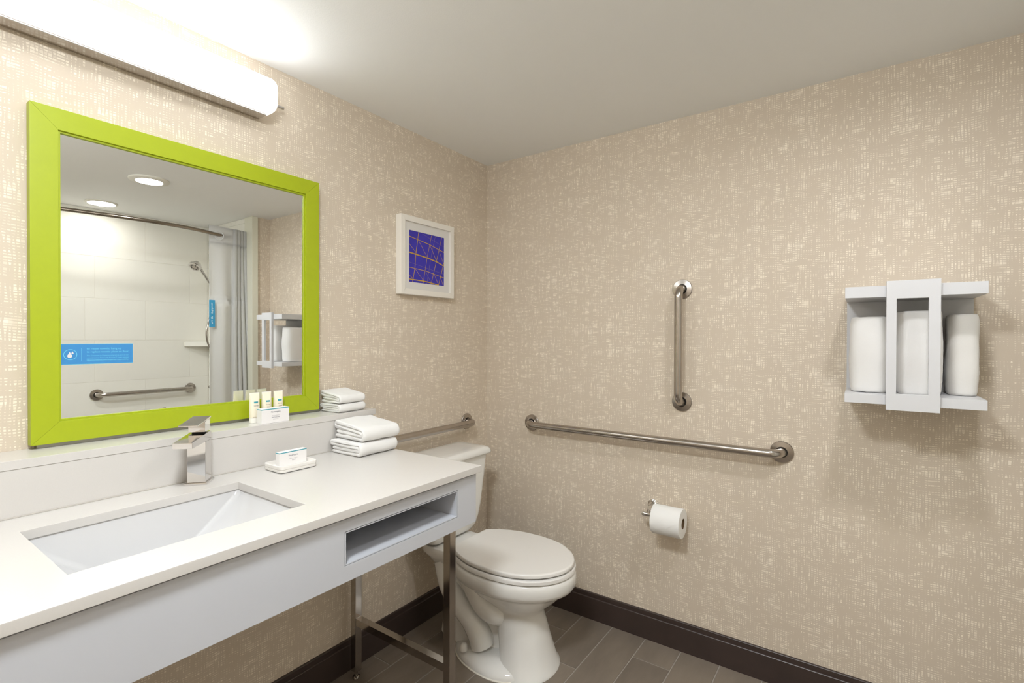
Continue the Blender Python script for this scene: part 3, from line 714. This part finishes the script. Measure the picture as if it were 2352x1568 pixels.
def wob(p, amp, fr):
    return amp*mnoise.noise(Vector(p)*fr)
def ribbon(path, thick, lo, hi, axis, nseg, mapf, amp=0.002, seed=0, taper=0.006):
    """cloth band: centre line path (a,b), swept along the third axis lo..hi with wavy ends; mapf(a,b,c)->xyz"""
    n = len(path); bm = NB(); rows_ = []
    nr = []
    for i in range(n):
        p0 = Vector(path[max(i-1, 0)]+(0,)); p1 = Vector(path[min(i+1, n-1)]+(0,)); t = (p1-p0).normalized(); nr.append((-t.y, t.x))
    for k in range(nseg+1):
        f = k/nseg
        edge = min(f, 1-f)*(hi-lo)
        th = thick*(1 - 0.45*max(0, 1-edge/taper)**2)
        ring = []
        for side in (1, -1):
            rng = range(n) if side == 1 else range(n-1, -1, -1)
            for i in rng:
                a, b2 = path[i]; s = side*th/2
                endk = 0.5 if i in (0, n-1) else 1.0
                a2 = a+nr[i][0]*s*endk; b3 = b2+nr[i][1]*s*endk
                cpos = lo+(hi-lo)*f
                if k in (0, nseg): cpos += (1 if k == 0 else -1)*abs(wob((a*1.0, b2*3.0, seed+5.1), amp*2.2, 40))
                w = (a2+wob((a2, b3+seed, cpos), amp, 22)+wob((a2+3, b3, cpos+seed), 0.0007, 170), b3+wob((b3, cpos, a2+seed), amp*0.7, 22)+wob((b3, a2+7, cpos+seed), 0.0007, 170), cpos)
                ring.append(mapf(*w))
        rows_.append(ring)
    loft(bm, rows_, True, True)
    return bm
def fold_path(depth, h, layers=4, n=12):
    """folded cloth seen from the side: front fold at a=0, back at a=depth; stack of layers between b=0..h"""
    s = h/layers; pts = []
    def line(a0, a1, b): 
        for k in range(n+1): pts.append((a0+(a1-a0)*k/n, b))
    def arc(ac, b0, b1, sgn):
        r = (b1-b0)/2; bc = (b0+b1)/2
        for k in range(1, 10):
            a = R(-90+180*k/10); pts.append((ac - sgn*abs(r)*0.9*math.cos(a), bc+r*math.sin(a)))
    b = [s*(i+0.5) for i in range(layers)]
    r0 = (b[-1]-b[0])/2
    line(depth-0.004, r0*0.9, b[0]); arc(r0*0.9, b[0], b[-1], 1); line(r0*0.9, depth-s*0.5, b[-1])
    if layers >= 4:
        arc(depth-s*0.5, b[-1], b[-2], -1)
        lo_i, hi_i = b[1], b[-2]; r1 = (hi_i-lo_i)/2
        line(depth-s*0.5, r0*0.5+r1+0.003, hi_i); arc(r0*0.5+r1+0.003, hi_i, lo_i, 1); line(r0*0.5+r1+0.003, depth-0.010, lo_i)
    return pts
def folded_towel(name, label, cat, group, cx, cyf, z0, width, depth, h, rz, layers, seed, mat='towel', back_h=None):
    """front fold faces -y at cyf; cx centre; layered edges on the x ends"""
    t = root(name, (cx, cyf, z0), label, cat, group, rz=rz)
    pts = fold_path(depth, h, layers)
    hb = back_h or h
    def mp(a, b, c):
        k = 1 + (hb/h-1)*min(1, max(0, a/depth))
        k *= 1 - 0.05*abs(mnoise.noise(Vector((a*14+seed, c*14, seed))))
        return (c, a, b*k + 0.0008)
    bm = ribbon(pts, h/layers*1.06, -width/2, width/2, None, 30, mp, 0.0024, seed)
    mk('cloth', bm, M[mat], t, world=False, smooth=75)
    zz = hb*1.02
    return t
# hand towels on the worktop
g1, g2 = 'folded hand towels stacked on the worktop', 'folded face cloths stacked on the ledge'
folded_towel('hand_towel', 'lower white hand towel of the pair folded on the worktop', 'towel', g1, -0.960, -0.292, ZC+0.0003, 0.160, 0.152, 0.0445, R(1.5), 4, 1)
folded_towel('hand_towel', 'upper white hand towel of the pair folded on the worktop', 'towel', g1, -0.953, -0.296, ZC+0.0478, 0.150, 0.156, 0.043, R(-1.5), 4, 2, back_h=0.060)
folded_towel('face_cloth', 'lower white face cloth of the pair folded on the stone ledge', 'towel', g2, -0.934, -0.117, Z_LEDGE+0.0003, 0.118, 0.104, 0.0290, R(4), 4, 3)
folded_towel('face_cloth', 'upper white face cloth of the pair folded on the stone ledge', 'towel', g2, -0.934, -0.117, Z_LEDGE+0.0320, 0.114, 0.104, 0.0275, R(3), 4, 4, back_h=0.044)

def roll_path(hx, hy, turns=3.2, n=30, th=0.011):
    pts = []; N_ = int(turns*n)
    for k in range(N_+1):
        t = k/n; a = 2*math.pi*t + 0.6; sh = t*th*1.02
        ax_, ay_ = max(hx-th/2-sh, 0.004), max(hy-th/2-sh, 0.004)
        ca, sa = math.cos(a), math.sin(a); ex = 0.52
        pts.append((ax_*abs(ca)**ex*(1 if ca > 0 else -1), ay_*abs(sa)**ex*(1 if sa > 0 else -1)))
    return pts
def rolled_towel(label, x, y, hx, hy, h, seed, mat, lean=0.0, rz=0.0):
    t = root('bath_towel', (x, y, 1.1148), label, 'towel', 'rolled bath towels on the wall shelf', rz=rz)
    def mp(a, b, c):
        f = c/h; bulge = 1 - 0.05*(2*f-1)**4 - 0.015*math.cos(f*9+seed)
        return (a*bulge, b*bulge + lean*f, c)
    bm = ribbon(roll_path(hx, hy), 0.0108, 0.0006, h, None, 34, mp, 0.0026, seed, taper=0.016)
    mk('cloth', bm, M[mat], t, world=False, smooth=75)
    def band(z): return None
    return t
rolled_towel('white rolled bath towel nearest the vertical grab bar on the shelf', -0.108, -1.6400, 0.085, 0.0560, 0.234, 11, 'towel', -0.001)
rolled_towel('bright white bath towel standing behind the slotted shelf frame', -0.118, -1.7620, 0.092, 0.0600, 0.248, 12, 'towel', 0.0)
rolled_towel('greyish folded bath towel at the open shelf end away from the grab bars', -0.085, -1.8655, 0.060, 0.0405, 0.238, 13, 'towel2', -0.001)

# ------------------------------------------------------------------ soap dish, cartons and tubes
sd = root('soap_dish', (-1.2365, -0.2235, ZC), 'white rectangular soap dish with stepped rim on the worktop', 'soap dish')
hx, hy = 0.0585, 0.0465
def dr(gx, z, r=0.012): return [(-1.2365+p[0], -0.2235+p[1], ZC+z) for p in rrect(hx+gx, hy+gx, r, 6)]
mk('tray', loft(NB(), [dr(-0.001, 0.0020), dr(0, 0.0035), dr(0.0002, 0.0095), dr(-0.0010, 0.0100), dr(-0.0010, 0.0108), dr(0.0006, 0.0113), dr(0.0010, 0.0195), dr(0.0002, 0.0205), dr(-0.0024, 0.0205), dr(-0.0034, 0.0195), dr(-0.0045, 0.0100, 0.009), dr(-0.007, 0.0085, 0.008)]), M['ceramic'], sd, smooth=40)
mk('foot', loft(NB(), [dr(-0.0035, 0.0003), dr(-0.0035, 0.0019)]), M['rubber'], sd)
def carton(x0, x1, yf, dp, z0, h, label, rz, lines, group):
    cx = (x0+x1)/2; w = x1-x0
    c = root('soap_carton', (cx, yf+dp/2, z0), label, 'box', group, rz=rz)
    bx_ = mk('carton', B((-w/2, -dp/2, 0.0002), (w/2, dp/2, h), 0.0005), M['card'], c, world=False, smooth=None)
    t = 0.0028
    bm = NB(); box(bm, (-w/2-0.0002, -dp/2-0.0002, h-t-0.0004), (w/2+0.0002, -dp/2+0.0005, h-0.0006)); box(bm, (-w/2-0.0002, -dp/2-0.0002, h-t-0.0004), (-w/2+0.0005, dp/2+0.0002, h-0.0006))
    mk('teal_stripe', bm, M['teal'], c, world=False, smooth=None)
    for s, cxx, wd2, sz, zz, mm in lines:
        mk('lettering', text_fit(s, wd2, sz, lambda x, y, cxx=cxx, wd2=wd2, zz=zz: (cxx-wd2/2+x, -dp/2-0.0004, zz+y)), M[mm], c, world=False, smooth=None)
    return c
carton(-1.2715, -1.1815, -0.1225, 0.026, Z_LEDGE, 0.0455, 'white soap carton with teal stripe in front of the tubes on the ledge', R(0.5),
       [('Neutrogena', 0.0, 0.031, 0.0066, 0.0325, 'ink'), ('FACE & BODY', 0.0, 0.026, 0.0036, 0.0215, 'inkgrey'), ('BATH SOAP', 0.0, 0.027, 0.0044, 0.0160, 'ink'), ('NET WT', 0.0, 0.018, 0.0026, 0.0105, 'inkgrey')], 'soap cartons')
carton(-1.2735, -1.1855, -0.2245, 0.020, ZC+0.0087, 0.0420, 'small white soap carton with teal stripe standing in the soap dish', R(0.5),
       [('Neutrogena', 0.0, 0.031, 0.0066, 0.0275, 'ink'), ('FACE & BODY', 0.0, 0.027, 0.0034, 0.0185, 'inkgrey'), ('SOAP', 0.002, 0.012, 0.0036, 0.0135, 'ink')], 'soap cartons')
def lotion_tube(cx, y, label, inkc, title, rz):
    c = root('toiletry_tube', (cx, y, Z_LEDGE), label, 'tube', 'toiletry tubes on the ledge', rz=rz)
    w, h = 0.0150, 0.0935
    def tr_(hx_, hy_, z): return [(p[0], p[1], z) for p in rrect(hx_, hy_, min(hx_, hy_)*0.98, 6)]
    mk('tube_body', loft(NB(), [tr_(w*0.97, 0.0125, 0.016), tr_(w, 0.0125, 0.020), tr_(w, 0.0118, 0.04), tr_(w, 0.009, 0.065), tr_(w, 0.005, 0.082), tr_(w, 0.0018, 0.089), tr_(w, 0.0010, h)]), M['tube'], c, world=False, smooth=40)
    mk('crimp', B((-w, -0.0014, h-0.008), (w, 0.0014, h), 0.0004), M['tubecap'], c, world=False)
    mk('cap', loft(NB(), [tr_(w*0.96, 0.0125, 0.0003), tr_(w, 0.013, 0.0015), tr_(w, 0.013, 0.0155)]), M['tuber'], c, world=False)
    yf2 = lambda z: -(0.0125 if z < 0.03 else 0.0118-(z-0.04)*0.0028/0.025 if z < 0.065 else 0.009-(z-0.065)*0.004/0.017)-0.0006
    bm = NB()
    for k in range(8):
        x0_, x1_ = -0.0090+0.0242*k/8, -0.0090+0.0242*(k+1)/8
        def dpt(x, z): 
            u_ = max(0.0, 1-(x/w)**2); return yf2(z)*(u_**0.5) - 0.0004
        x1_ = min(x1_, w*0.985)
        bm.faces.new([bm.verts.new((x_, dpt(x_, z_), z_)) for x_, z_ in ((x0_, 0.0615), (x1_, 0.0615), (x1_, 0.0663), (x0_, 0.0663))])
    mk('teal_band', bm, M['teal'], c, world=False)
    def onb(x, z):
        u_ = max(0.0, 1-(min(abs(x), w)/w)**2); return (x, yf2(z)*(u_**0.5)-0.0005, z)
    for s, xx, wd2, sz, zz, mm in (('Neutrogena', -0.0085, 0.0195, 0.0050, 0.0520, inkc), (title, -0.0045, 0.012, 0.0052, 0.0440, inkc if title != 'BODY LOTION' else 'inkgrey')) if title != 'BODY' else (('Neutrogena', -0.0085, 0.0195, 0.0050, 0.0520, inkc), ('BODY LOTION', -0.0100, 0.0195, 0.0034, 0.0170, 'inkbrown')):
        mk('lettering', text_fit(s, wd2, sz, lambda x, y, xx=xx, zz=zz: onb(xx+x, zz+y)), M[mm], c, world=False, smooth=None)
lotion_tube(-1.2645, -0.068, 'ivory toiletry tube with navy lettering at the faucet end of the three on the ledge', 'ink', 'BODY', R(0))
lotion_tube(-1.2260, -0.068, 'ivory toiletry tube with brown lettering between the two other tubes on the ledge', 'inkbrown', 'Clean', R(0))
lotion_tube(-1.1870, -0.068, 'ivory toiletry tube with brown lettering at the towel end of the three on the ledge', 'inkbrown', 'Clear', R(0))

# ------------------------------------------------------------------ ceiling downlights and an added fill dome
def downlight(x, y, r_out, r_in, drop_, label, mat='down'):
    d = root('recessed_downlight', (x, y, H-0.03), label, 'ceiling light', 'round ceiling downlights')
    mk('trim_ring', lathe_ring(NB(), [(r_in, 0.001), (r_out, 0.0003), (r_out+0.001, drop_*0.4), (r_out-0.004, drop_*0.8), (r_in+0.004, drop_), (r_in, drop_-0.0008)], (x, y, H), (0, 0, -1), 40), M['trimwhite'], d, smooth=50)
    mk('lit_lens', lathe(NB(), [(0.0, 0.0012), (r_in-0.0012, 0.0012), (r_in-0.0012, 0.0024), (0.0, 0.0030)], (x, y, H), (0, 0, -1), 36), M[mat], d, smooth=50)
downlight(-0.925, -1.772, 0.098, 0.066, 0.014, 'round ceiling downlight with wide pale trim over the room floor')
fd = root('added_fill_dome', (-1.95, -1.15, H-0.08), 'added white fill light dome on the ceiling before the vanity, out of view', 'ceiling light')  # fill light added out of view to even the room, shaped as a dome
mk('fill_dome_base', lathe(NB(), [(0.165, 0.0003), (0.165, 0.012), (0.158, 0.016)], (-1.95, -1.15, H), (0, 0, -1), 40), M['trimwhite'], fd, smooth=50)
mk('fill_dome_glow', lathe(NB(), [(0.155, 0.0165), (0.152, 0.030), (0.140, 0.048), (0.115, 0.063), (0.075, 0.074), (0.03, 0.079), (0, 0.080)], (-1.95, -1.15, H), (0, 0, -1), 40), M['dome_fill'], fd, smooth=60)
downlight(-0.912, -2.610, 0.088, 0.075, 0.010, 'round ceiling downlight with thin trim over the shower', 'down_shower')

# ------------------------------------------------------------------ shower: rod, curtain, hand shower, corner shelf
RZ = 2.014
rod_pts = [(SH_X1-0.006, -2.255, RZ), (-0.25, -2.232, RZ), (-0.35, -2.200, RZ), (-0.48, -2.150, RZ), (-0.62, -2.118, RZ), (-0.80, -2.112, RZ), (-1.0, -2.135, RZ), (-1.22, -2.178, RZ), (-1.45, -2.222, RZ), (SH_X0+0.006, -2.255, RZ)]
rd = root('shower_rod', (-0.9, -2.2, RZ-0.012), 'curved brushed metal shower curtain rod across the shower opening', 'curtain rod')
mk('rod', tube(NB(), bezier(rod_pts, 8), 0.0122, 16), M['rodsteel'], rd)
for xx, d_ in ((SH_X1, -1), (SH_X0, 1)):
    mk('flange', lathe(NB(), [(0.032, 0.0005), (0.032, 0.006), (0.020, 0.012), (0.016, 0.030)], (xx, -2.255, RZ), (d_, 0, 0), 28), M['rodsteel'], rd)
cu = root('shower_curtain', (-0.26, -2.21, 0.05), 'white gathered shower curtain hanging at the end of the curved rod', 'curtain')
def cur_pt(s, z):
    """s 0..1 along the gathered cloth, z height"""
    f = (2.075-z)/2.0                      # 0 top .. 1 bottom
    if s < 0.30:
        q = s/0.30
        x = -0.421+0.168*q + 0.016*f*q*0 ; y = -2.197-0.016*q - 0.016*min(1, f*4)*math.sin(q*math.pi*2.4+0.4) + 0.006*math.sin(q*math.pi)
    else:
        q = (s-0.30)/0.70; ph = q*math.pi*2*5.0
        amp = 0.011+0.014*f
        x = -0.253 + (0.140+0.030*f)*q + 0.010*math.sin(ph*1.0+1.5)*(1-0.3*f)
        y = -2.213 - 0.022*q - amp*(math.sin(ph)) + 0.004*math.sin(7*q+6*f)
    x += 0.008*f + 0.004*math.sin(5*f+s*6)
    return Vector((x, y, z))
def curtain_part(name, z0, z1, nz, mat, off=0.0):
    bm = NB(); ns = 110; rows_ = []
    for j in range(nz+1):
        z = z0+(z1-z0)*j/nz; rows_.append([bm.verts.new(cur_pt(i/ns, z)+Vector((0, off, 0))) for i in range(ns+1)])
    for a, c in zip(rows_[:-1], rows_[1:]):
        for i in range(ns): bm.faces.new((a[i], a[i+1], c[i+1], c[i]))
    bmesh.ops.solidify(bm, geom=bm.faces[:], thickness=0.0012)
    return mk(name, bm, M[mat], cu, smooth=80)
hd = curtain_part('header', 1.955, 2.075, 4, 'header', 0.0015)
curtain_part('mesh_window', 1.548, 1.9555, 10, 'sheer')
curtain_part('cloth', 0.06, 1.5485, 26, 'curtain', 0.0008)
mk('grommet', tube(NB(), [Vector((-0.352, -2.1915, 2.008)) + Vector((0.030*math.cos(a), 0, 0.030*math.sin(a))) for a in [2*math.pi*k/32 for k in range(33)]], 0.0030, 8, False), M['ring'], hd)
tg = mk('tag', B((-0.4205, -2.1925, 1.352), (-0.3815, -2.1915, 1.545), 0.0003), M['tagblue'], cu, smooth=None, label='blue printed tag on the curtain edge')
bm = NB(); random.seed(4)
zz = 1.525
for k in range(22):                         # print too small to read in the photo: only strokes
    hgt = random.choice((0.0035, 0.0045, 0.0055)); ww = random.choice((0.007, 0.009, 0.012))
    if k in (12, 13, 17): zz -= 0.006; continue
    xm = -0.401 + random.uniform(-0.002, 0.002)
    bm.faces.new([bm.verts.new(p) for p in ((xm-ww/2, -2.1910, zz-hgt), (xm+ww/2, -2.1910, zz-hgt), (xm+ww/2, -2.1910, zz), (xm-ww/2, -2.1910, zz))]); zz -= hgt+0.0028
mk('tag_print', bm, M['tagwhite'], tg, smooth=None)

hs = root('hand_shower', (SH_X1, -2.56, 1.1), 'chrome hand shower with hose on the shower end wall', 'shower head')
hc = Vector((-0.363, -2.55, 1.815)); hn = Vector((-0.50, 0.30, -0.80)).normalized()
mk('head', lathe(NB(), [(0.0, -0.046), (0.016, -0.044), (0.024, -0.034), (0.027, -0.022), (0.042, -0.010), (0.0455, 0.0), (0.0455, 0.006), (0.042, 0.009), (0.040, 0.0085)], hc, hn, 32), M['chrome'], hs, smooth=45)
fc = mk('face', lathe(NB(), [(0.0, 0.0100), (0.028, 0.0095), (0.039, 0.0075), (0.039, 0.004)], hc, hn, 32), M['steel'], hs, smooth=45)
fx, fy = frame_axes(hn)
bm = NB()
for k in range(8):
    a = 2*math.pi*k/8; lathe(bm, [(0.0045, 0.0), (0.004, 0.0022), (0.0, 0.0024)], hc+hn*0.0092+fx*(0.022*math.cos(a))+fy*(0.022*math.sin(a)), hn, 10)
mk('nozzles', bm, M['rubber'], fc)
hpth = bezier([hc-hn*0.030+Vector((0.010, 0, 0.004)), (-0.318, -2.552, 1.792), (-0.285, -2.556, 1.745), (-0.255, -2.56, 1.700), (-0.232, -2.562, 1.655)], 6)
mk('handle', tube(NB(), hpth, [0.016-0.005*min(1, i/8) for i in range(len(hpth))], 16), M['chrome'], hs, smooth=50)
mk('slide_bar', tube(NB(), [(-0.185, -2.565, 1.15), (-0.185, -2.565, 1.90)], 0.010, 16), M['chrome'], hs)
for zz in (1.16, 1.89):
    mk('bar_mount', lathe(NB(), [(0.022, 0.0003), (0.022, 0.008), (0.013, 0.012), (0.013, 0.052), (0.0, 0.053)], (SH_X1, -2.565, zz), (-1, 0, 0), 22), M['chrome'], hs)
mk('bracket', lathe(NB(), [(0.0, -0.004), (0.017, -0.004), (0.017, 0.028), (0.014, 0.054), (0.0, 0.056)], (-0.185, -2.565, 1.685), (-0.9, 0.05, -0.2), 20), M['chrome'], hs)
mk('hose', tube(NB(), bezier([(-0.230, -2.562, 1.655), (-0.215, -2.55, 1.60), (-0.255, -2.53, 1.48), (-0.290, -2.52, 1.36), (-0.296, -2.52, 1.29), (-0.276, -2.53, 1.22), (-0.22, -2.54, 1.13), (-0.16, -2.55, 1.06), (SH_X1-0.002, -2.55, 1.05)], 10), 0.0065, 10), M['steel'], hs, smooth=60)
cs = root('corner_shelf', (-0.22, SH_Y+0.07, 1.21), 'small cream solid-surface corner shelf in the shower', 'shelf')
bm = NB(); tri = [(SH_X1-0.0005, SH_Y+0.0005), (-0.318, SH_Y+0.0005), (-0.318, SH_Y+0.016), (SH_X1-0.0005, SH_Y+0.150)]
loft(bm, [[(x, y, z) for x, y in tri] for z in (1.207, 1.243)])
bmesh.ops.bevel(bm, geom=bm.edges[:], offset=0.002, segments=2, profile=0.6, affect='EDGES')
mk('slab', bm, M['sh_tile'], cs)
